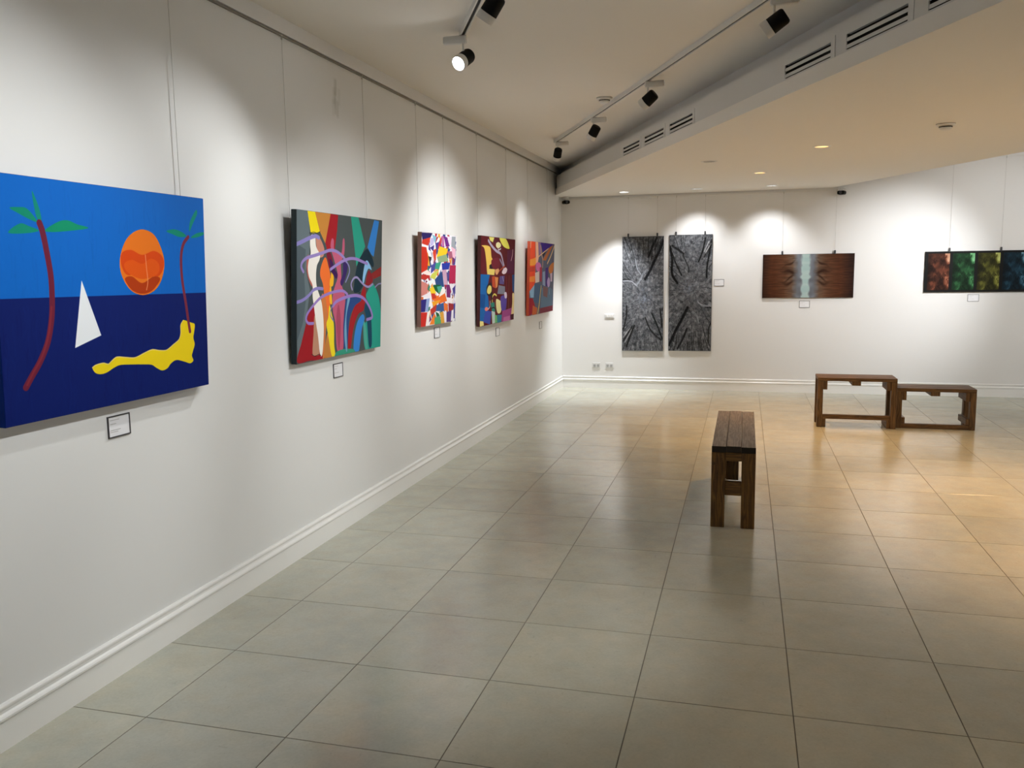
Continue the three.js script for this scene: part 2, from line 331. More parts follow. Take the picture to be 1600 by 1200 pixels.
// ---------------------------------------------------------------- art
const ART = {
  sailboat: [
    ['p', '#071c66', 0, [-34, 487, 1079, 499, 1055, 1151, -67, 1060]],
    ['s', '#0d8a78', 0, [148, 57, 161, 86, 175, 136, 178, 180, 161, 163, 152, 112]],
    ['s', '#0a8a6c', 0, [62, 131, 99, 125, 127, 130, 163, 178, 132, 170, 93, 150]],
    ['s', '#0b8a70', 0, [52, 228, 95, 190, 130, 198, 166, 214, 117, 227]],
    ['s', '#0a9068', 0, [191, 210, 244, 173, 284, 164, 324, 178, 373, 191, 295, 207, 216, 217]],
    ['l', '#6e2138', 30, [170, 183, 180, 218, 191, 291, 203, 397, 203, 503, 196, 584, 176, 676, 141, 755, 109, 806, 82, 851]],
    ['l', '#862a38', 10, [199, 530, 183, 636, 152, 729, 114, 793, 87, 842]],
    ['s', '#e8761c', 0, [635, 182, 696, 203, 735, 270, 750, 345, 729, 427, 683, 480, 620, 496, 561, 470, 522, 406, 513, 335, 536, 258, 577, 206]],
    ['s', '#d9480c', 0, [629, 303, 692, 283, 737, 307, 746, 358, 708, 408, 625, 383, 552, 400, 522, 359, 524, 299, 570, 281]],
    ['s', '#e2570f', 0, [627, 346, 676, 321, 718, 345, 708, 396, 624, 419, 552, 388, 535, 347, 575, 328]],
    ['s', '#b23a08', 0, [623, 438, 686, 408, 722, 421, 676, 476, 620, 490, 568, 470, 535, 418, 571, 406]],
    ['l', '#f0905a', 5, [646, 303, 650, 370, 654, 432, 645, 472]],
    ['p', '#eef2f6', 0, [331, 420, 408, 670, 288, 714]],
    ['s', '#0f8f7c', 0, [951, 64, 958, 83, 928, 138, 906, 179, 912, 126]],
    ['s', '#0b8d74', 0, [768, 183, 813, 171, 859, 182, 885, 203, 842, 208, 805, 197]],
    ['s', '#0b8d74', 0, [913, 208, 954, 183, 996, 177, 991, 191, 945, 207]],
    ['s', '#f2d518', 0, [360, 811, 377, 802, 411, 798, 435, 806, 450, 795, 478, 779, 523, 787, 569, 794, 618, 779, 663, 767, 703, 776, 744, 779, 788, 754, 819, 734, 831, 703, 833, 660, 850, 636, 875, 643, 898, 652, 920, 663, 916, 701, 909, 734, 916, 769, 903, 806, 896, 829, 904, 855, 883, 867, 850, 854, 801, 838, 768, 850, 745, 872, 714, 879, 684, 862, 654, 841, 596, 831, 544, 824, 494, 819, 462, 827, 426, 844, 396, 847, 371, 836]],
    ['l', '#f0d878', 5, [360, 811, 377, 802, 411, 798, 435, 806, 450, 795, 478, 779, 523, 787, 569, 794, 618, 779, 663, 767, 703, 776, 744, 779, 788, 754, 819, 734, 831, 703, 833, 660, 850, 636]],
    ['l', '#7a2c40', 20, [897, 206, 868, 240, 852, 292, 848, 354, 852, 430, 861, 496, 871, 563, 880, 637, 889, 698]],
  ],
  figures: [
    ['p', '#69777d', 0, [-1, -2, 112, -1, 128, 142, 124, 283, 89, 388, 131, 519, 88, 743, 4, 982]],
    ['p', '#56636a', 0, [-1, 215, 88, 253, 73, 430, 88, 596, 62, 729, 4, 847]],
    ['p', '#f6df1e', 0, [104, -6, 178, -7, 233, 129, 185, 140, 138, 142]],
    ['p', '#c8873e', 0, [178, -7, 348, 0, 291, 204, 274, 183, 235, 131]],
    ['p', '#a3222a', 0, [348, 0, 433, 2, 420, 121, 394, 256, 309, 247, 291, 199]],
    ['p', '#2fa08a', 0, [584, -2, 678, -3, 770, 210, 709, 295, 659, 360, 626, 192]],
    ['p', '#3a86d6', 0, [888, 4, 956, 9, 886, 286, 852, 268, 799, 215]],
    ['s', '#a02028', 0, [179, 618, 122, 666, 96, 732, 46, 863, 4, 987, 132, 994, 277, 994, 285, 878, 275, 747, 220, 655]],
    ['s', '#be8d72', 0, [179, 693, 211, 765, 228, 872, 227, 960, 194, 966, 160, 951, 168, 819]],
    ['s', '#c98a76', 0, [193, 160, 227, 164, 278, 237, 270, 291, 228, 297, 202, 250]],
    ['s', '#b7655a', 0, [112, 284, 96, 346, 105, 420, 145, 489, 186, 501, 129, 388]],
    ['s', '#ef7434', 0, [292, 299, 327, 361, 348, 422, 342, 500, 354, 586, 327, 715, 299, 772, 289, 659, 271, 498, 237, 421, 249, 356]],
    ['s', '#cf7d46', 0, [256, 552, 293, 577, 322, 715, 304, 797, 286, 986, 267, 983, 277, 759, 256, 640]],
    ['s', '#c58140', 0, [323, 822, 357, 898, 387, 1002, 286, 995, 290, 927]],
    ['s', '#f4dc2c', 0, [340, 633, 370, 706, 392, 780, 396, 915, 410, 997, 370, 995, 328, 847, 308, 761, 327, 715]],
    ['s', '#f3b52a', 0, [359, 400, 386, 434, 378, 495, 342, 494, 350, 444, 364, 550, 369, 622, 345, 615, 340, 555]],
    ['s', '#7a1c32', 0, [305, 274, 349, 268, 376, 334, 341, 378, 323, 334]],
    ['s', '#c25f7c', 0, [361, 171, 384, 178, 395, 250, 472, 265, 490, 171, 509, 173, 507, 270, 470, 333, 474, 423, 479, 492, 523, 587, 507, 728, 500, 964, 431, 957, 409, 770, 377, 665, 378, 557, 400, 501, 432, 423, 390, 317, 350, 229]],
    ['s', '#a84a66', 0, [443, 632, 469, 726, 470, 861, 453, 959, 430, 857, 419, 728]],
    ['s', '#3f1f55', 0, [340, 312, 376, 334, 395, 378, 432, 417, 414, 448, 377, 417, 354, 389]],
    ['s', '#3d2a66', 0, [496, 332, 539, 315, 547, 378, 512, 464, 479, 499, 463, 469, 493, 412]],
    ['s', '#1f3440', 0, [787, 229, 841, 262, 887, 329, 876, 366, 815, 330, 762, 348, 743, 426, 749, 499, 688, 563, 721, 551, 633, 554, 632, 497, 626, 519, 654, 390, 699, 301]],
    ['s', '#2f4c86', 0, [549, 582, 688, 582, 733, 609, 635, 662, 572, 752, 564, 909, 518, 967, 502, 815, 514, 704]],
    ['s', '#a5252c', 0, [781, 487, 761, 547, 782, 521, 784, 592, 759, 688, 685, 722, 627, 826, 594, 971, 562, 967, 573, 796, 635, 662, 722, 618, 726, 557]],
    ['s', '#8f2630', 0, [781, 493, 806, 409, 833, 394, 881, 465, 819, 513]],
    ['p', '#93302f', 0, [855, 415, 996, 360, 993, 432, 889, 459]],
    ['s', '#2ea592', 0, [811, 547, 875, 490, 955, 579, 995, 703, 1014, 862, 1012, 1010, 916, 1009, 792, 1004, 757, 838, 804, 777, 863, 768, 849, 674, 789, 592]],
    ['s', '#54ad9c', 0, [753, 779, 788, 815, 821, 1004, 792, 1004, 766, 892]],
    ['s', '#1d4a63', 0, [785, 638, 838, 693, 865, 775, 874, 967, 834, 972, 805, 783, 768, 689]],
    ['s', '#8fc4ee', 0, [773, 330, 810, 321, 860, 384, 816, 378, 780, 427, 754, 490, 740, 450]],
    ['s', '#3c8bdc', 0, [741, 723, 772, 755, 737, 837, 701, 999, 662, 1017, 631, 1000, 640, 879, 680, 773]],
    ['s', '#3b9a80', 0, [416, 976, 481, 962, 575, 967, 640, 982, 632, 1013, 422, 1013]],
    ['s', '#74a6c6', 0, [554, 588, 581, 596, 540, 731, 552, 964, 533, 962, 516, 816]],
    ['s', '#f3eee6', 0, [138, 159, 165, 151, 185, 165, 194, 229, 234, 281, 228, 319, 203, 356, 193, 421, 203, 501, 254, 610, 277, 759, 274, 877, 262, 971, 238, 962, 216, 835, 193, 740, 173, 635, 159, 565, 157, 489, 121, 430, 109, 367, 124, 304, 138, 273, 130, 210]],
    ['l', '#8f88c8', 32, [-57, 230, -5, 221, 57, 200, 120, 177, 185, 160, 223, 169]],
    ['l', '#9a88c6', 26, [65, 396, 45, 367, 53, 336, 96, 307, 186, 287, 270, 267, 340, 250, 412, 255, 486, 287, 535, 326]],
    ['l', '#9d86c8', 26, [351, 381, 413, 353, 487, 324, 573, 304, 653, 305, 725, 322, 799, 339]],
    ['l', '#8d8cc0', 16, [535, 326, 566, 361, 570, 407, 527, 473]],
    ['l', '#8f86c6', 26, [-49, 593, 4, 593, 62, 581, 122, 552, 166, 520, 210, 510, 265, 514]],
    ['l', '#9a7ec4', 24, [166, 744, 114, 739, 92, 709, 109, 671, 166, 623, 237, 577, 321, 552, 417, 537, 497, 537, 549, 563]],
    ['l', '#9c80c8', 28, [379, 638, 418, 610, 498, 589, 591, 576, 677, 578, 755, 601, 813, 646, 862, 708, 874, 756, 804, 767]],
    ['l', '#8a7fae', 14, [379, 632, 355, 663, 352, 705, 385, 744]],
    ['l', '#9f95c6', 20, [608, 530, 594, 489, 625, 449, 670, 443, 717, 474, 760, 499, 819, 516, 879, 496]],
    ['l', '#8c8ab4', 14, [913, 521, 958, 498, 1004, 495]],
    ['l', '#2c2a28', 5, [124, 143, 169, 135, 202, 139, 235, 127]],
    ['l', '#2c2a28', 5, [149, 953, 185, 971, 221, 964, 249, 974]],
  ],
  mosaic: [
    ['p', '#2c2260', 0, [-11, 4, 287, -1, 235, 46, 15, 79]],
    ['p', '#cf3a28', 0, [15, 79, 235, 46, 173, 138, 1, 119]],
    ['p', '#c63222', 0, [-47, 148, 123, 155, 182, 278, 155, 390, -16, 432]],
    ['p', '#b9b2dc', 0, [236, 52, 341, 48, 317, 121, 225, 145]],
    ['p', '#7fb8d0', 0, [268, 10, 397, 36, 362, 110, 315, 60]],
    ['p', '#3a3080', 0, [220, 157, 335, 123, 316, 199]],
    ['p', '#f2f0f0', 0, [123, 157, 240, 195, 282, 277, 189, 247]],
    ['p', '#30262c', 0, [176, 248, 271, 258, 226, 334]],
    ['p', '#b52a4a', 0, [460, 107, 559, 6, 522, 136, 426, 181]],
    ['p', '#b46aa0', 0, [545, 19, 607, 19, 634, 133, 549, 136]],
    ['p', '#6a2880', 0, [607, 17, 705, 28, 791, 125, 669, 137]],
    ['p', '#e8d8e8', 0, [705, 15, 834, 19, 838, 106, 791, 118]],
    ['p', '#9aa0a8', 0, [849, 13, 974, 11, 961, 158, 839, 139]],
    ['p', '#f0c32a', 0, [483, 133, 739, 159, 681, 240, 410, 261, 384, 297]],
    ['p', '#d04030', 0, [305, 184, 396, 161, 389, 286, 349, 286]],
    ['p', '#8fa880', 0, [415, 254, 695, 218, 762, 295, 467, 319]],
    ['p', '#a8607a', 0, [723, 185, 901, 181, 889, 259, 785, 271]],
    ['p', '#e9b7cc', 0, [839, 128, 977, 157, 966, 269, 889, 248]],
    ['p', '#4a4a9a', 0, [257, 349, 400, 303, 371, 391, 250, 436]],
    ['p', '#3c9a80', 0, [390, 320, 544, 306, 480, 393, 360, 382]],
    ['p', '#2c3aa0', 0, [556, 323, 822, 310, 766, 391, 576, 397]],
    ['p', '#b02850', 0, [803, 343, 994, 342, 991, 556, 784, 552]],
    ['p', '#c8ca58', 0, [276, 438, 491, 389, 363, 502, 230, 477]],
    ['p', '#b8342c', 0, [-20, 442, 245, 455, 112, 504, -19, 490]],
    ['p', '#f2dcd8', 0, [-16, 430, 155, 392, 250, 436, 234, 457]],
    ['p', '#2f4a80', 0, [363, 502, 576, 408, 640, 588, 409, 583]],
    ['p', '#c8a0b8', 0, [576, 397, 702, 391, 738, 566, 639, 564]],
    ['p', '#5a4a8a', 0, [703, 424, 785, 424, 737, 555]],
    ['p', '#cf8078', 0, [-24, 506, 164, 544, 167, 647, -20, 677]],
    ['p', '#e6eef0', 0, [163, 513, 363, 502, 238, 577]],
    ['p', '#e9dfe6', 0, [-15, 676, 162, 647, 265, 619, 247, 702]],
    ['p', '#155a34', 0, [328, 558, 536, 562, 501, 668, 307, 599]],
    ['p', '#ecc92c', 0, [217, 597, 323, 574, 412, 655, 267, 663]],
    ['p', '#49a58c', 0, [426, 581, 565, 573, 595, 628, 484, 657]],
    ['p', '#e86f2c', 0, [267, 663, 451, 684, 653, 638, 733, 751, 515, 772, 295, 724]],
    ['p', '#c23a2c', 0, [266, 650, 374, 653, 416, 708, 295, 714]],
    ['p', '#f0ece8', 0, [566, 606, 696, 620, 654, 662, 485, 700]],
    ['p', '#7a2a6a', 0, [708, 566, 845, 564, 839, 719, 720, 708]],
    ['p', '#e8e0ea', 0, [796, 556, 954, 559, 886, 681]],
    ['p', '#473c8c', 0, [895, 614, 998, 572, 961, 735]],
    ['p', '#eaa02c', 0, [285, 741, 559, 733, 341, 808]],
    ['p', '#322c78', 0, [-33, 713, 143, 706, 111, 844, -21, 841]],
    ['p', '#8ea2d0', 0, [143, 706, 231, 701, 188, 844, 116, 845]],
    ['p', '#c92f28', 0, [-20, 843, 209, 854, 125, 1002, -17, 998]],
    ['p', '#f0e4e0', 0, [167, 854, 245, 827, 197, 991, 125, 1000]],
    ['p', '#3b5a92', 0, [422, 787, 635, 766, 650, 865, 402, 852]],
    ['p', '#e87838', 0, [635, 766, 752, 787, 725, 858, 650, 865]],
    ['p', '#efe6ea', 0, [750, 742, 924, 727, 867, 825, 778, 843]],
    ['p', '#9a3038', 0, [775, 777, 958, 796, 930, 874, 785, 873]],
    ['p', '#b83a30', 0, [245, 827, 432, 772, 402, 856, 273, 891]],
    ['p', '#e8802c', 0, [229, 993, 359, 871, 373, 995]],
    ['p', '#25603c', 0, [396, 856, 491, 882, 549, 940, 437, 933]],
    ['p', '#4fa070', 0, [371, 925, 526, 906, 569, 1009, 374, 999]],
    ['p', '#d8a040', 0, [524, 874, 627, 868, 666, 1002, 569, 1007]],
    ['p', '#e9e2ec', 0, [632, 869, 726, 874, 725, 1006, 666, 1002]],
    ['p', '#54387c', 0, [720, 878, 881, 869, 862, 1000, 725, 995]],
    ['p', '#ece8f0', 0, [881, 869, 991, 854, 966, 978, 862, 993]],
    ['p', '#4a4a94', 0, [939, 795, 995, 786, 990, 968, 946, 965]],
  ],
  musicians: [
    ['p', '#1c5fa0', 0, [-60, 419, 245, 428, 186, 562, 233, 779, 151, 959, -30, 943]],
    ['p', '#124a88', 0, [-30, 634, 135, 651, 117, 803, -21, 784]],
    ['p', '#3a4aa0', 0, [146, 825, 306, 853, 272, 1000, 83, 955]],
    ['s', '#e2bd58', 0, [17, 107, 233, 114, 282, 225, 324, 268, 236, 338, 180, 423, 141, 268, 88, 139]],
    ['p', '#dcc468', 0, [178, 358, 390, 367, 367, 435, 176, 423]],
    ['s', '#e2dc60', 0, [511, -7, 686, -3, 817, 112, 663, 106, 551, 53]],
    ['p', '#55202c', 0, [274, 21, 385, 6, 490, 17, 465, 54, 362, 79]],
    ['p', '#d8d070', 0, [209, 4, 354, 3, 316, 60, 235, 43]],
    ['l', '#a8a2ba', 34, [191, 45, 287, 102, 417, 155, 552, 190, 624, 283, 657, 328]],
    ['l', '#8c86a0', 26, [527, 252, 612, 316, 641, 359]],
    ['s', '#e0dca8', 0, [414, 67, 481, 51, 546, 72, 542, 102, 468, 123, 410, 104]],
    ['l', '#c8c4d0', 16, [463, 117, 482, 142, 549, 125]],
    ['p', '#5a2440', 0, [749, 142, 965, 118, 976, 426, 746, 418]],
    ['l', '#d8a8b4', 16, [877, 261, 915, 191, 924, 129]],
    ['s', '#e6d2dc', 0, [594, 408, 631, 369, 702, 345, 755, 370, 723, 411, 650, 426]],
    ['l', '#a84c30', 18, [418, 423, 533, 380, 679, 328]],
    ['s', '#2a1a20', 0, [226, 328, 295, 307, 332, 348, 272, 363]],
    ['s', '#d9a070', 0, [395, 379, 457, 348, 506, 380, 460, 428, 413, 421]],
    ['s', '#6e2430', 0, [284, 266, 473, 232, 529, 295, 478, 358, 333, 358]],
    ['p', '#b84a2c', 0, [306, 451, 383, 447, 409, 589, 321, 566]],
    ['p', '#d88a50', 0, [388, 455, 488, 464, 466, 570, 420, 590]],
    ['p', '#5e5088', 0, [531, 450, 679, 445, 661, 550, 524, 540]],
    ['l', '#a8a0c8', 12, [613, 455, 648, 510]],
    ['p', '#7e8090', 0, [503, 554, 696, 575, 701, 671, 470, 655]],
    ['s', '#2a2024', 0, [157, 581, 204, 532, 283, 519, 321, 576, 284, 668, 184, 656]],
    ['s', '#d8cc70', 0, [182, 592, 230, 551, 290, 565, 297, 617, 243, 648, 183, 633]],
    ['l', '#d6c860', 20, [328, 754, 323, 691, 381, 656, 444, 675]],
    ['p', '#241a20', 0, [283, 637, 328, 628, 326, 712, 292, 741]],
    ['p', '#2f7a6c', 0, [277, 753, 384, 748, 410, 864, 327, 858]],
    ['l', '#181820', 14, [305, 817, 377, 811, 436, 855]],
    ['s', '#e6dca0', 0, [441, 717, 543, 736, 610, 769, 582, 876, 490, 885, 439, 802]],
    ['s', '#5a48a0', 0, [569, 704, 684, 681, 753, 689, 732, 856, 609, 863]],
    ['s', '#d8cce0', 0, [677, 653, 745, 651, 760, 711, 703, 717]],
    ['p', '#a04a88', 0, [626, 869, 937, 847, 898, 1028, 605, 1024]],
    ['p', '#c070a8', 0, [669, 949, 870, 942, 862, 1023, 660, 1014]],
    ['p', '#b8c8c0', 0, [311, 847, 405, 864, 436, 994, 338, 1000]],
    ['p', '#6ab070', 0, [401, 895, 465, 911, 484, 998, 416, 997]],
    ['p', '#2f7a90', 0, [470, 905, 617, 912, 599, 1002, 485, 1003]],
    ['p', '#2a4a80', 0, [916, 437, 1000, 433, 1007, 666, 939, 640]],
    ['l', '#7a4638', 16, [822, 447, 818, 603, 819, 848]],
    ['l', '#8a3444', 12, [730, 457, 754, 601, 776, 690]],
    ['s', '#ead29a', 0, [940, 674, 995, 677, 1049, 771, 1008, 918, 918, 934, 940, 788]],
    ['p', '#4a1c28', 0, [882, 932, 990, 928, 987, 990, 896, 989]],
    ['p', '#e2d488', 0, [-30, 933, 88, 949, 104, 995, -23, 1006]],
    ['s', '#d87868', 0, [122, 809, 165, 792, 214, 807, 200, 833, 147, 835]],
    ['l', '#d0e0e8', 10, [215, 822, 259, 791, 266, 729]],
  ],
  rays: [
    ['p', '#e8502c', 0, [-74, 0, 188, -10, 225, 652, -35, 659]],
    ['p', '#f0a080', 0, [-75, -11, 36, -12, 25, 90, -69, 89]],
    ['s', '#f09a38', 0, [-24, 252, 135, 226, 314, 197, 233, 301, -8, 322]],
    ['p', '#ef8a38', 0, [-11, 473, 206, 463, 193, 546, -6, 543]],
    ['p', '#c8402c', 0, [-7, 345, 198, 334, 196, 400, -3, 409]],
    ['p', '#f0b898', 0, [194, -10, 294, -11, 334, 212, 267, 345, 225, 279]],
    ['p', '#8a6a9a', 0, [294, -8, 390, -8, 434, 166, 358, 190]],
    ['p', '#3c2088', 0, [396, -6, 1031, -18, 492, 135]],
    ['p', '#b86a3c', 0, [493, 243, 788, 53, 930, 20, 628, 250]],
    ['p', '#2c2430', 0, [473, 154, 638, 106, 517, 209]],
    ['l', '#e0bc94', 16, [308, 204, 512, 141, 733, 73]],
    ['l', '#e0c090', 28, [700, 289, 841, 180, 1032, -6]],
    ['l', '#d8a878', 22, [400, 44, 448, 165, 499, 243, 500, 344]],
    ['p', '#5a5a70', 0, [889, 238, 1065, 31, 1056, 295, 924, 320]],
    ['s', '#d070a8', 0, [232, 293, 358, 278, 439, 327, 386, 400, 257, 384]],
    ['p', '#d8c8c0', 0, [203, 421, 373, 400, 376, 550, 225, 560]],
    ['p', '#a03848', 0, [382, 345, 480, 345, 474, 548, 396, 546]],
    ['p', '#8a98b8', 0, [505, 412, 605, 401, 635, 621, 518, 594]],
    ['p', '#48307a', 0, [622, 356, 739, 344, 753, 612, 642, 621]],
    ['s', '#b8a0d0', 0, [706, 553, 765, 491, 832, 532, 824, 614, 754, 636]],
    ['s', '#c8783c', 0, [762, 367, 857, 301, 995, 277, 939, 415, 818, 438]],
    ['p', '#c8b0c8', 0, [832, 438, 933, 427, 929, 558, 863, 556]],
    ['p', '#486080', 0, [188, 563, 518, 594, 437, 863, 174, 821]],
    ['p', '#8ab0d0', 0, [13, 666, 189, 585, 170, 760, 48, 754]],
    ['p', '#607890', 0, [481, 639, 826, 638, 960, 678, 957, 919, 454, 921]],
    ['p', '#7a5a5c', 0, [533, 617, 755, 648, 731, 787, 556, 756]],
    ['l', '#a8b4d0', 12, [806, 661, 834, 745]],
    ['p', '#9a2030', 0, [-29, 756, 140, 771, 288, 946, -14, 1008]],
    ['p', '#c06030', 0, [146, 868, 324, 913, 298, 1000, 123, 998]],
    ['p', '#7a2c3c', 0, [422, 926, 994, 916, 993, 999, 428, 1010]],
    ['l', '#e6c458', 30, [459, 611, 428, 727, 398, 861, 342, 999]],
  ],
  forestA: [
    ['l', '#0c0d0e', 50, [995, 35, 891, 135, 765, 226, 665, 308, 553, 374]],
    ['l', '#151617', 36, [842, 6, 736, 88, 636, 179]],
    ['l', '#151515', 28, [109, 605, 95, 708, 22, 813]],
    ['l', '#101010', 30, [297, 774, 207, 860, 103, 964]],
    ['l', '#141414', 24, [23, 917, 154, 841, 245, 784]],
    ['l', '#101112', 30, [737, 675, 856, 774, 987, 895]],
    ['l', '#111', 26, [929, 633, 962, 717, 980, 792]],
    ['l', '#161616', 24, [570, 708, 675, 802, 806, 858, 962, 905]],
    ['l', '#0b0b0b', 18, [12, 372, 122, 371, 200, 377]],
    ['l', '#b8bcc4', 14, [18, 387, 200, 386, 305, 409, 370, 432]],
    ['l', '#c8c8c8', 12, [23, 888, 128, 831, 206, 803]],
    ['l', '#c4c4c4', 10, [76, 926, 154, 869, 233, 822]],
    ['l', '#9aa0aa', 12, [446, 326, 354, 270, 314, 195]],
    ['l', '#9aa0aa', 12, [357, 418, 447, 372, 510, 326, 613, 289]],
  ],
  forestB: [
    ['l', '#0c0d0e', 48, [24, 946, 163, 833, 310, 731, 444, 620]],
    ['l', '#151617', 32, [218, 982, 341, 898, 438, 805]],
    ['l', '#0d0d0d', 40, [14, 96, 67, 206, 71, 334, 199, 408]],
    ['l', '#0e0e0e', 30, [66, 160, 169, 243, 297, 344]],
    ['l', '#111', 36, [64, 87, 215, 125, 340, 162]],
    ['l', '#0d0d0d', 30, [843, 30, 784, 138, 689, 228]],
    ['l', '#0d0d0d', 34, [980, 50, 943, 148, 892, 265, 880, 365]],
    ['l', '#151515', 22, [977, 85, 882, 148, 811, 192]],
    ['l', '#0b0b0b', 18, [1002, 629, 904, 625, 854, 620]],
    ['l', '#b8bcc4', 14, [1001, 606, 829, 609, 729, 592, 678, 565]],
    ['l', '#d0d0d0', 12, [977, 76, 905, 121, 858, 157]],
    ['l', '#cfcfcf', 10, [927, 58, 856, 111, 809, 147]],
    ['l', '#9aa0aa', 12, [558, 657, 659, 694, 711, 758]],
    ['l', '#141414', 20, [1008, 739, 949, 813, 942, 933]],
    ['l', '#1a1a1a', 16, [316, 171, 443, 263, 470, 317]],
  ],
};
// paints a list of shapes: p = polygon, s = smooth outline, l = brush stroke; points and widths in thousandths
function paint(g, w, h, list, k = 1) {
  for (const [kind, colour, width, q] of list) {
    const P = []; for (let i = 0; i < q.length; i += 2) P.push([q[i] / 1000 * w, q[i + 1] / 1000 * h]);
    const n = P.length, closed = kind !== 'l';
    g.fillStyle = g.strokeStyle = colour; g.lineWidth = width / 1000 * h * k; g.lineCap = 'round'; g.lineJoin = 'round';
    g.beginPath(); g.moveTo(...P[0]);
    if (kind === 'p') for (let i = 1; i < n; i++) g.lineTo(...P[i]);
    else for (let i = 0; i < (closed ? n : n - 1); i++) {
      const at = j => closed ? P[(j + n) % n] : P[Math.max(0, Math.min(n - 1, j))], a = at(i - 1), b = at(i), c = at(i + 1), d = at(i + 2);
      g.bezierCurveTo(b[0] + (c[0] - a[0]) / 6, b[1] + (c[1] - a[1]) / 6, c[0] - (d[0] - b[0]) / 6, c[1] - (d[1] - b[1]) / 6, c[0], c[1]);
    }
    if (closed) { g.closePath(); g.fill(); } else g.stroke();
  }
}
function artTexture(w, h, draw) {
  const c = document.createElement('canvas'); c.width = w; c.height = h;
  const g = c.getContext('2d'); draw(g, w, h);
  const t = new THREE.CanvasTexture(c); t.colorSpace = THREE.SRGBColorSpace; return t;
}
// faint brush strokes in the paint itself
function brush(g, w, h, n, colours, x0, y0, x1, y1) {
  for (let i = 0; i < n; i++) {
    g.strokeStyle = colours[i % colours.length]; g.lineWidth = 2 + 6 * rnd();
    const x = (x0 + (x1 - x0) * rnd()) * w, y = (y0 + (y1 - y0) * rnd()) * h, l = (0.02 + 0.05 * rnd()) * w;
    g.beginPath(); g.moveTo(x, y); g.quadraticCurveTo(x + l * (rnd() - 0.5), y + l * 0.7, x + l * 0.4 * (rnd() - 0.5), y + l * 1.5); g.stroke();
  }
}
// a stretched canvas leaning a little off the wall; its base is the lower back edge
function canvasPainting(name, label, [z0, z1], [y0, y1], [xb, xt], side, tex) {
  const T = 0.035, w = z0 - z1, hh = Math.hypot(y1 - y0, xt - xb), lean = Math.atan2(xt - xb, y1 - y0);
  const o = thing(name, label, 'painting', [xb, y0, (z0 + z1) / 2], 'paintings on the left wall');
  o.rotation.order = 'YXZ'; o.rotation.y = Math.PI / 2; o.rotation.x = lean;
  part('stretched_canvas', rbox(w, hh, T, 0.003, 0, hh / 2, -T / 2), matte({ color: side, roughness: 0.8 }), o);
  part('painted_face', new THREE.PlaneGeometry(w - 0.003, hh - 0.003).translate(0, hh / 2, 0.0006), matte({ map: tex, roughness: 0.75 }), o);
  return o;
}
const T1art = artTexture(1024, 764, (g, w, h) => {
  g.fillStyle = '#0867c6'; g.fillRect(0, 0, w, h);
  brush(g, w, h, 260, ['rgba(20,110,205,0.10)', 'rgba(0,80,165,0.10)', 'rgba(30,90,200,0.08)'], 0, 0, 1, 0.47);
  paint(g, w, h, ART.sailboat.slice(0, 1));
  brush(g, w, h, 200, ['rgba(10,40,120,0.16)', 'rgba(0,10,70,0.14)'], 0, 0.52, 1, 1);
  paint(g, w, h, ART.sailboat.slice(1));
});
canvasPainting('canvas_painting', 'blue seascape painting with white sail, orange sun and two palms', [0.23, -0.95], [1.16, 2.04], [-0.30, -0.27], '#0a2c78', T1art);
const T2art = artTexture(1024, 764, (g, w, h) => { g.fillStyle = '#4e5657'; g.fillRect(0, 0, w, h); brush(g, w, h, 160, ['rgba(90,95,90,0.14)', 'rgba(50,60,66,0.14)'], 0, 0, 1, 1); paint(g, w, h, ART.figures, 0.85); });
canvasPainting('canvas_painting', 'grey painting of abstract colourful figures wound with lavender ribbons', [-1.79, -2.97], [1.165, 2.046], [-0.30, -0.255], '#343d40', T2art);
const T3art = artTexture(720, 640, (g, w, h) => { g.fillStyle = '#eceaf0'; g.fillRect(0, 0, w, h);
  const C = ['#b02f3c', '#e2a63a', '#4a3f8e', '#3f7f6a', '#d9cfe0', '#7a2f5a', '#2f4a86', '#d86a3a', '#f0eef2', '#9aa4c0'];
  for (let i = 0; i < 150; i++) { const x = rnd() * w, y = rnd() * h, r = 22 + 30 * rnd(); g.fillStyle = C[Math.floor(rnd() * C.length)]; g.beginPath(); for (let k = 0, a = 7 * rnd(); k < 3; k++, a += 1.6 + rnd()) g.lineTo(x + r * Math.cos(a), y + 1.3 * r * Math.sin(a)); g.fill(); }
  paint(g, w, h, ART.mosaic); });
canvasPainting('canvas_painting', 'white abstract painting of many small bright angular colour shards', [-3.76, -4.60], [1.25, 2.0], [-0.30, -0.27], '#8d6a62', T3art);
const T4art = artTexture(920, 640, (g, w, h) => { g.fillStyle = '#5c1c22'; g.fillRect(0, 0, w, h); paint(g, w, h, ART.musicians); });
canvasPainting('canvas_painting', 'maroon and blue abstract painting with yellow shapes and grey arm', [-5.33, -6.60], [1.15, 2.03], [-0.30, -0.27], '#4c2c2c', T4art);
const T5art = artTexture(960, 640, (g, w, h) => { g.fillStyle = '#5d6075'; g.fillRect(0, 0, w, h); paint(g, w, h, ART.rays); });
canvasPainting('canvas_painting', 'abstract painting with orange red edge and slanting cream rays', [-7.29, -8.62], [1.15, 2.035], [-0.30, -0.27], '#b8503a', T5art);

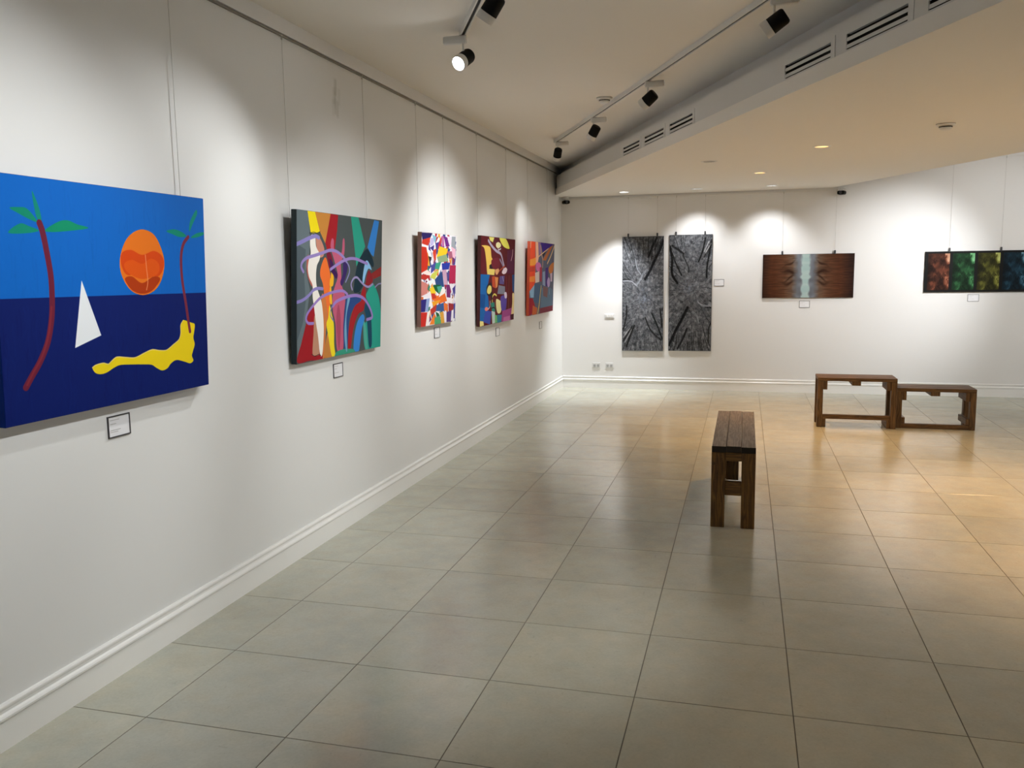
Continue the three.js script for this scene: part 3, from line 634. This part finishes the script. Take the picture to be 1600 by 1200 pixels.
// framed prints on the back wall
const FZ = ZB + 0.012;
function forest(list, cx, cy, flip) {
  return artTexture(512, 1408, (g, w, h) => {
    g.fillStyle = '#5a5c60'; g.fillRect(0, 0, w, h);
    const f = (u, v) => flip ? [1 - u, 1 - v] : [u, v];
    // mottled snow and undergrowth
    for (let i = 0; i < 3600; i++) {
      const x = rnd() * w, y = rnd() * h, s = 5 + 18 * rnd(), t = Math.floor(14 + 165 * rnd());
      g.fillStyle = `rgba(${t},${t + 2},${t + 6},0.26)`; g.beginPath(); g.ellipse(x, y, s, s * (0.3 + rnd()), 3 * rnd(), 0, 7); g.fill();
    }
    // twigs: most run loosely towards the crown opening, some across
    for (let i = 0; i < 900; i++) {
      const x = rnd() * w, y = rnd() * h, a = Math.atan2(y - cy * h, (x - cx * w) * 1.4) + (rnd() - 0.5) * 1.7, l = 18 + 60 * rnd(), dark = rnd() < 0.5, t = dark ? 18 + 30 * rnd() : 125 + 70 * rnd();
      const ex = x + Math.cos(a) * l, ey = y + Math.sin(a) * l;
      g.strokeStyle = `rgba(${t | 0},${(t + 1) | 0},${(t + 5) | 0},${dark ? 0.42 : 0.36})`; g.lineWidth = 1.5 + 4 * rnd();
      g.beginPath(); g.moveTo(x, y); g.quadraticCurveTo((x + ex) / 2 + 22 * (rnd() - 0.5), (y + ey) / 2 + 22 * (rnd() - 0.5), ex, ey); g.stroke();
    }
    for (let i = 0; i < 160; i++) {
      const a = rnd() * 2 * Math.PI, r = 0.10 * rnd(), x = (cx + Math.cos(a) * r * 2.4) * w, y = (cy + Math.sin(a) * r) * h;
      g.strokeStyle = 'rgba(140,150,172,0.32)'; g.lineWidth = 2 + 4 * rnd(); g.beginPath(); g.moveTo(x, y); g.lineTo(x + 44 * (rnd() - 0.5), y + 44 * (rnd() - 0.5)); g.stroke();
    }
    // long branches that taper from the rim towards the crown opening, each with a line of snow
    for (let i = 0; i < 46; i++) {
      const a = 2 * Math.PI * (i + rnd()) / 46, R = [Math.cos(a) * 0.75, Math.sin(a) * 0.72], end = 0.22 + 0.4 * rnd(), wide = 5 + 9 * rnd(), wob = (rnd() - 0.5) * 0.25;
      let px = null, py = null;
      for (let k = 0; k <= 14; k++) {
        const t = 1 - (1 - end) * k / 14, s = Math.sin(k * 0.5 + i) * 0.012 + wob * (1 - t) * t, x = (cx + R[0] * t - R[1] * s) * w, y = (cy + R[1] * t + R[0] * s) * h;
        if (k) {
          g.lineCap = 'round'; g.lineWidth = wide * (1 - 0.85 * k / 14) + 1; g.strokeStyle = 'rgba(18,19,21,0.62)'; g.beginPath(); g.moveTo(px, py); g.lineTo(x, y); g.stroke();
          g.lineWidth = 1.6; g.strokeStyle = 'rgba(170,174,182,0.42)'; g.beginPath(); g.moveTo(px + wide * 0.4, py - 2); g.lineTo(x + wide * 0.3, y - 2); g.stroke();
          if (rnd() < 0.5) { g.lineWidth = 1.8; g.strokeStyle = rnd() < 0.5 ? 'rgba(22,23,25,0.6)' : 'rgba(160,165,175,0.5)'; g.beginPath(); g.moveTo(x, y); g.lineTo(x + 60 * (rnd() - 0.5), y + 60 * (rnd() - 0.5)); g.stroke(); }
        }
        px = x; py = y;
      }
    }
    g.fillStyle = '#141516'; g.globalAlpha = 0.25;
    for (let i = 0; i < 60; i++) { const [u, v] = f(0.15 + 0.8 * rnd(), 0.02 + 0.16 * rnd()); g.fillRect(u * w, v * h, 6 + 10 * rnd(), 40 + 90 * rnd()); }
    g.globalAlpha = 1;
    for (let r = 0; r < 5; r++) {
      g.globalAlpha = 0.34; g.save(); g.translate(7 * (rnd() - 0.5), 14 * (rnd() - 0.5));
      paint(g, w, h, list.map(([k, c, s, q]) => [k, c, s * (0.5 + 0.5 * rnd()), q.map(v => v + 12 * (rnd() - 0.5))]), 0.5); g.restore();
    }
    g.globalAlpha = 1;
    for (let i = 0; i < 500; i++) { const t = 60 + 110 * rnd() | 0; g.fillStyle = `rgba(${t},${t},${t + 4},0.28)`; g.fillRect(rnd() * w, rnd() * h, 3 + 9 * rnd(), 3 + 7 * rnd()); }
  });
}
function printBoard(name, label, [x0, x1], [y0, y1], tex, group) {
  const o = thing(name, label, 'picture', [(x0 + x1) / 2, y0, ZB], group), w = x1 - x0, h = y1 - y0;
  part('backing_board', rbox(w, h, 0.018, 0.002, 0, h / 2, 0.014), M.frameGrey, o);
  part('printed_face', new THREE.PlaneGeometry(w - 0.005, h - 0.005).translate(0, h / 2, 0.0236), matte({ map: tex, roughness: 0.6 }), o);
  return o;
}
printBoard('tree_picture', 'tall dark tree photograph, the one nearer the light switch', [0.522, 1.096], [0.546, 2.14], forest(ART.forestA, 0.55, 0.54, false), 'tall tree photographs');
printBoard('tree_picture', 'tall dark tree photograph with a label card at its side', [1.17, 1.752], [0.552, 2.149], forest(ART.forestB, 0.48, 0.46, true), 'tall tree photographs');
{
  const a = noise2(10, 301), b = noise2(30, 302), c = noise2(90, 303);
  const mix = (p, q, t) => p.map((x, i) => x + (q[i] - x) * Math.max(0, Math.min(1, t)));
  const tex = dataTex(1024, 512, (u, vv) => {
    const v = 1 - vv, m = Math.abs(u - 0.475), wob = 0.022 * (a(0.5 * m, v) - 0.5) + 0.02 * (b(m, v * 0.5) - 0.5), d = m + wob;
    let col = [40, 22, 15];
    col = mix([122, 98, 80], [106, 70, 48], (d - 0.13) / 0.10); col = mix(col, [88, 50, 30], (d - 0.22) / 0.13); col = mix(col, [50, 30, 22], (d - 0.38) / 0.12);
    const grain = 0.5 * b(m * 0.3, v * 2) + 0.5 * c(m * 0.2, v); col = col.map(x => x * (0.72 + 0.55 * grain));
    // branching marks beside the light, the same on both halves
    for (const [by, bx, k, s] of [[0.42, 0.15, 0.35, 26], [0.40, 0.20, -0.5, 30], [0.66, 0.18, 0.25, 30], [0.55, 0.17, 0.9, 40], [0.20, 0.17, 1.4, 40]]) {
      const q = Math.abs((v - by) - k * (m - bx) - 0.03 * Math.sin(40 * m + 9 * by)), near = Math.exp(-Math.pow((m - bx) * 16, 2)); col = mix(col, [44, 24, 15], 0.75 * near * Math.exp(-q * q * s * s));
    }
    if (d < 0.15) { const t = (0.15 - d) / 0.06; col = mix(col, mix([112, 114, 120], [142, 147, 156], a(m * 2, v)), t); }
    if (d < 0.055) col = mix(col, mix([176, 206, 204], [196, 218, 214], a(u, v * 2)), (0.055 - d) / 0.02);
    return col.map(x => 0.86 * x);
  });
  tex.wrapS = tex.wrapT = THREE.ClampToEdgeWrapping;
  printBoard('landscape_picture', 'wide brown mirrored photograph with a pale vertical stripe', [2.415, 3.566], [1.281, 1.86], tex);
  // four tinted prints in one black frame
  const x0 = 4.41, x1 = 5.60, y0 = 1.345, y1 = 1.862, w = x1 - x0, h = y1 - y0;
  const o = thing('four_panel_picture', 'long black framed picture of four tinted rock panels', 'picture', [x0, y0, ZB]);
  const rock = (A, B, C) => {
    const t = dataTex(256, 448, (u, vv) => {
      const v = 1 - vv, wx = u + 0.10 * a(u, v), wy = v + 0.08 * b(u, v * 0.5), r = Math.abs(2 * a(wx * 0.42, wy * 0.6) - 1), q = b(wx * 0.19 + 0.3, wy * 0.27), f = 0.6 * c(wx * 0.17, wy * 0.26) + 0.4 * c(wx * 0.4, wy * 0.6);
      let k = 0.03 + 0.40 * q * q + 0.22 * r * f + 0.10 * f;
      const st = (e0, e1, x) => { const t = Math.max(0, Math.min(1, (x - e0) / (e1 - e0))); return t * t * (3 - 2 * t); };
      k += 0.55 * st(0.80, 0.95, u + 0.25 * (q - 0.5) + 0.1 * f) * st(0.36, 0.22, v - 0.25 * (r - 0.5) - 0.08 * q);
      k += 0.42 * st(0.62, 0.95, u + 0.5 * (q - 0.5)) * st(0.55, 0.72, v + 0.2 * (f - 0.5)) * st(1.02, 0.85, v) * (0.3 + f);
      k *= 0.75 + 0.25 * st(0.0, 0.2, u);
      return mix(mix(A, B, k * 1.7), C, (k - 0.5) * 1.8);
    }); t.wrapS = t.wrapT = THREE.ClampToEdgeWrapping; return t;
  };
  const tints = [[[14, 8, 6], [126, 70, 50], [214, 170, 140]], [[6, 14, 9], [52, 104, 62], [140, 206, 150]], [[12, 12, 5], [112, 112, 48], [206, 214, 130]], [[5, 10, 14], [42, 78, 98], [150, 190, 208]]];
  const names = ['reddish brown rock print', 'green rock print', 'olive yellow rock print', 'teal blue rock print'];
  const pw = 0.25, gap = (w - 4 * pw) / 5;
  part('black_frame', rbox(w, h, 0.022, 0.003, w / 2, h / 2, 0.016), M.black, o);
  tints.forEach((t, i) => tag(part('rock_print', new THREE.PlaneGeometry(pw, h - 0.055).translate(gap + pw / 2 + i * (pw + gap), h / 2, 0.0276), matte({ map: rock(...t), roughness: 0.6 }), o), names[i]));
}

// label cards, framed in thin grey
function card(label, [a, y0, z], onLeft, lines = 0, dark = false) {
  const w = 0.132, h = 0.092, o = thing('label_card', label, 'label', onLeft ? [XL, y0, z] : [a, y0, ZB], 'picture label cards');
  if (onLeft) o.rotation.y = Math.PI / 2;
  const t = 0.005, s = new THREE.Shape(); s.moveTo(-w / 2, 0); s.lineTo(w / 2, 0); s.lineTo(w / 2, h); s.lineTo(-w / 2, h);
  const q = new THREE.Path(); q.moveTo(-w / 2 + t, t); q.lineTo(-w / 2 + t, h - t); q.lineTo(w / 2 - t, h - t); q.lineTo(w / 2 - t, t); s.holes.push(q);
  part('card_frame', new THREE.ExtrudeGeometry(s, { depth: 0.006, bevelEnabled: false }), dark ? M.frameGrey : M.frameMid, o);
  const c = part('paper', box(w - 0.008, h - 0.008, 0.003, 0, h / 2, 0.002), M.paper, o);
  const rows = [[0.055, 0.018], [0.035, 0.034], [0.06, 0.060], [0.045, 0.068]];
  for (const [l, y] of rows.slice(0, lines)) part('print_line', box(l, 0.0028, 0.0006, -w / 2 + 0.014 + l / 2, h - y, 0.0038), M.plateGrey, c);
}
card('label card under the blue seascape painting', [0, 1.014, -0.38], true, 4, true);
card('label card under the grey figures painting', [0, 1.016, -2.398], true, 3, true);
card('label card under the white angular shards painting', [0, 1.126, -4.256], true, 3);
card('label card under the maroon and blue painting', [0, 1.0, -6.11], true, 2);
card('label card under the painting with cream rays', [0, 0.945, -8.1], true, 2);
card('label card beside the right tall tree photograph', [1.846, 1.447, 0], false, 3);
card('label card under the brown mirrored photograph', [2.962, 1.15, 0], false, 3);
card('label card under the four tinted rock panels', [4.998, 1.224, 0], false, 3);

// hanging wires, one pair to a picture
function wire(label, group, [x, z], top, bottom, hook) {
  const o = thing('hanging_wire', label, 'wire', [x, bottom, z], group);
  part('cord', cyl(0.0012, 0.0012, top - bottom, 6).translate(0, (top - bottom) / 2, 0), M.wire, o);
  part('rail_hook', rbox(0.008, 0.03, 0.008, 0.002, 0, top - bottom - 0.008, 0), M.wire, o);
  if (hook) part('picture_hook', rbox(0.022, 0.05, 0.016, 0.004, 0, 0.016, 0.008), M.frameGrey, o);
}
for (const [name, zz, bottom] of [['blue seascape painting', [0.19, -0.875], 1.95], ['grey figures painting', [-1.86, -2.90], 1.95], ['white angular shards painting', [-3.87, -4.50], 1.92], ['maroon and blue painting', [-5.45, -6.50], 1.93], ['painting with cream rays', [-7.45, -8.50], 1.93]])
  zz.forEach((z, i) => wire(`thin wire holding the ${name}, ${i ? 'nearer' : 'farther from'} the room corner`, 'wires behind the ' + name, [XL + 0.012, z], 3.004, bottom));
for (const [name, xx, bottom, top] of [['tree photograph by the switch', [0.605, 1.005], 2.142, 2.675], ['tree photograph with side label', [1.26, 1.65], 2.151, 2.675], ['brown mirrored photograph', [2.66, 3.32], 1.862, 2.675], ['four tinted rock panels', [4.69, 5.28], 1.864, 3.015]])
  xx.forEach((x, i) => wire(`steel wire with dark hook above the ${name}, ${i ? 'farther from' : 'nearer'} the corner`, 'wires above the ' + name, [x, ZB + 0.016], top, bottom, true));

// ---------------------------------------------------------------- benches
const wood = (w, h, d, long, r = 0.004) => metricUV(rbox(w, h, d, Math.min(r, w / 3, h / 3, d / 3)), long, [rnd() * 3, rnd() * 3]);
{
  // long bench seen from its end
  const o = thing('plank_bench', 'long narrow wooden bench with dark three plank top, standing alone', 'bench', [2.1415, 0, -3.69]);
  const w = 0.278, L = 1.43, TH = 0.04, HT = 0.541;
  [[-0.0925, 0.0912, 0], [0.0002, 0.0912, 0.002], [0.0930, 0.0912, -0.0015]].forEach(([x, pw, dy]) => {
    const p = part('plank', wood(pw, TH, L, 'z', 0.006), M.benchTop, o, [x, HT - TH / 2 + dy, 0]);
    for (const s of [-1, 1]) tag(part('end_grain', rbox(pw - 0.001, TH - 0.001, 0.004, 0.001, 0, 0, s * (L / 2 - 0.001)), M.endGrain, p), 'dark stained end of the plank');
  });
  for (const s of [1, -1]) {
    for (const e of [1, -1]) part('leg', wood(0.087, HT - TH, 0.07, 'y'), M.benchLegs, o, [e * (w / 2 - 0.0435), (HT - TH) / 2, s * (L / 2 - 0.037)]);
    part('end_apron', wood(w - 0.174, 0.058, 0.045, 'x'), M.benchLegs, o, [0, HT - TH - 0.029, s * (L / 2 - 0.03)]);
    part('end_rail', wood(w - 0.174, 0.09, 0.045, 'x'), M.benchLegs, o, [0, 0.26, s * (L / 2 - 0.03)]);
  }
  part('center_beam', wood(0.078, 0.135, L - 0.13, 'z'), M.benchLegs, o, [-0.006, 0.373, 0]);
}
// two short benches seen from the side
function shortBench(label, [x0, x1], [z0, z1], HT, rail, low) {
  const o = thing('short_bench', label, 'bench', [(x0 + x1) / 2, 0, (z0 + z1) / 2]);
  const L = x1 - x0, D = z1 - z0, TH = 0.036, lw = 0.056;
  for (let i = 0; i < 3; i++) part('plank', wood(L, TH, D / 3 - 0.003, 'x'), M.stoolWood, o, [0, HT - TH / 2 + (i === 1 ? 0.001 : 0), -D / 2 + D / 6 + i * D / 3]);
  for (const s of [1, -1]) {
    for (const e of [1, -1]) part('leg', wood(lw, HT - TH, 0.07, 'y'), M.stoolWood, o, [s * (L / 2 - lw / 2), (HT - TH) / 2, e * (D / 2 - 0.036)]);
    part('top_cross_block', wood(0.042, 0.092, D - 0.02, 'z'), M.stoolWood, o, [s * (L / 2 - lw - 0.021), HT - TH - 0.046, 0]);
    part('foot_cross_block', wood(0.034, low[1] - low[0], D - 0.02, 'z'), M.stoolWood, o, [s * (L / 2 - lw - 0.017), (low[0] + low[1]) / 2, 0]);
  }
  part('center_cross_block', wood(0.088, 0.044, D - 0.02, 'z'), M.stoolWood, o, [-0.005, HT - TH - 0.022, 0]);
  part('stretcher', wood(L - 2 * lw, rail[1] - rail[0], 0.045, 'x'), M.stoolWood, o, [0, (rail[0] + rail[1]) / 2, D / 2 - 0.03]);
}
shortBench('taller of the two short wooden benches standing side by side', [2.955, 3.733], [-7.20, -6.85], 0.528, [0.088, 0.135], [0.002, 0.088]);
shortBench('lower of the two short wooden benches standing side by side', [3.742, 4.498], [-7.28, -6.93], 0.424, [0.002, 0.048], [0.05, 0.115]);

// ---------------------------------------------------------------- small fittings
{
  const o = thing('switch_plate', 'small white switch plate left of the tall tree photographs', 'switch', [0.342, 1.034, ZB]);
  part('plate', rbox(0.135, 0.056, 0.01, 0.003, 0, 0, 0.005), M.plate, o);
  for (const x of [-0.04, 0, 0.04]) part('rocker', rbox(0.026, 0.034, 0.006, 0.002, x, 0.002, 0.011), M.white, o);
}
[['double wall socket nearer the room corner', 0.153], ['double wall socket nearer the tall tree photographs', 0.343]].forEach(([label, x]) => {
  const o = thing('wall_socket', label, 'socket', [x, 0.33, ZB], 'wall sockets');
  part('plate', rbox(0.115, 0.075, 0.009, 0.003, 0, 0, 0.0045), M.plate, o);
  for (const s of [-1, 1]) { const f = part('outlet', rbox(0.036, 0.044, 0.005, 0.002, s * 0.026, -0.004, 0.0105), M.plateGrey, o); for (const [u, v] of [[-0.007, 0.006], [0.007, 0.006], [0, -0.009]]) part('pin_hole', box(0.004, 0.009, 0.002, s * 0.026 + u, -0.004 + v, 0.0127), M.dark, f); }
});
[['small security camera under the soffit in the room corner', XL + 0.08, ZB + 0.09, 0.5], ['small security camera at the soffit end above the brown photograph', 3.375, ZB + 0.085, -0.4]].forEach(([label, x, z, turn]) => {
  const o = thing('security_camera', label, 'camera', [x, 0, z], 'security cameras'); o.position.y = 2.705 - (x > 1 ? 0.0 : 0); o.rotation.y = turn; o.scale.setScalar(1.35);
  part('mount', cyl(0.032, 0.036, 0.018, 20).translate(0, -0.009, 0), M.white, o);
  part('wall_arm', rbox(0.022, 0.014, 0.08, 0.004, 0, -0.010, -0.03), M.white, o).rotation.y = -turn;
  part('bracket', rbox(0.018, 0.028, 0.018, 0.004, 0, -0.028, 0), M.white, o);
  part('camera_body', rbox(0.07, 0.036, 0.075, 0.012, 0, -0.052, 0.012), M.black, o);
  part('lens', cyl(0.013, 0.013, 0.006, 16).rotateX(Math.PI / 2).translate(0, -0.052, 0.052), M.frameGrey, o);
});
[['round smoke detector on the white ceiling beside the long track', 1.03, H, -4.66], ['round smoke detector under the lowered ceiling', 3.58, SOFFIT, -4.43]].forEach(([label, x, y, z]) => {
  const o = thing('smoke_detector', label, 'detector', [x, y, z], 'smoke detectors');
  const L = pts => new THREE.LatheGeometry(pts.map(p => new THREE.Vector2(...p)), 28);
  part('base', L([[0, 0], [0.066, 0], [0.066, -0.010], [0.058, -0.018], [0, -0.018]].reverse()), M.white, o);
  part('sensor_cap', L([[0, -0.018], [0.046, -0.018], [0.042, -0.036], [0.030, -0.044], [0, -0.044]].reverse()), M.white, o);
  part('sensor_slot', L([[0.0462, -0.021], [0.0458, -0.027], [0.043, -0.027], [0.043, -0.021]]), M.dark, o);
});

renderer.render(scene, camera);
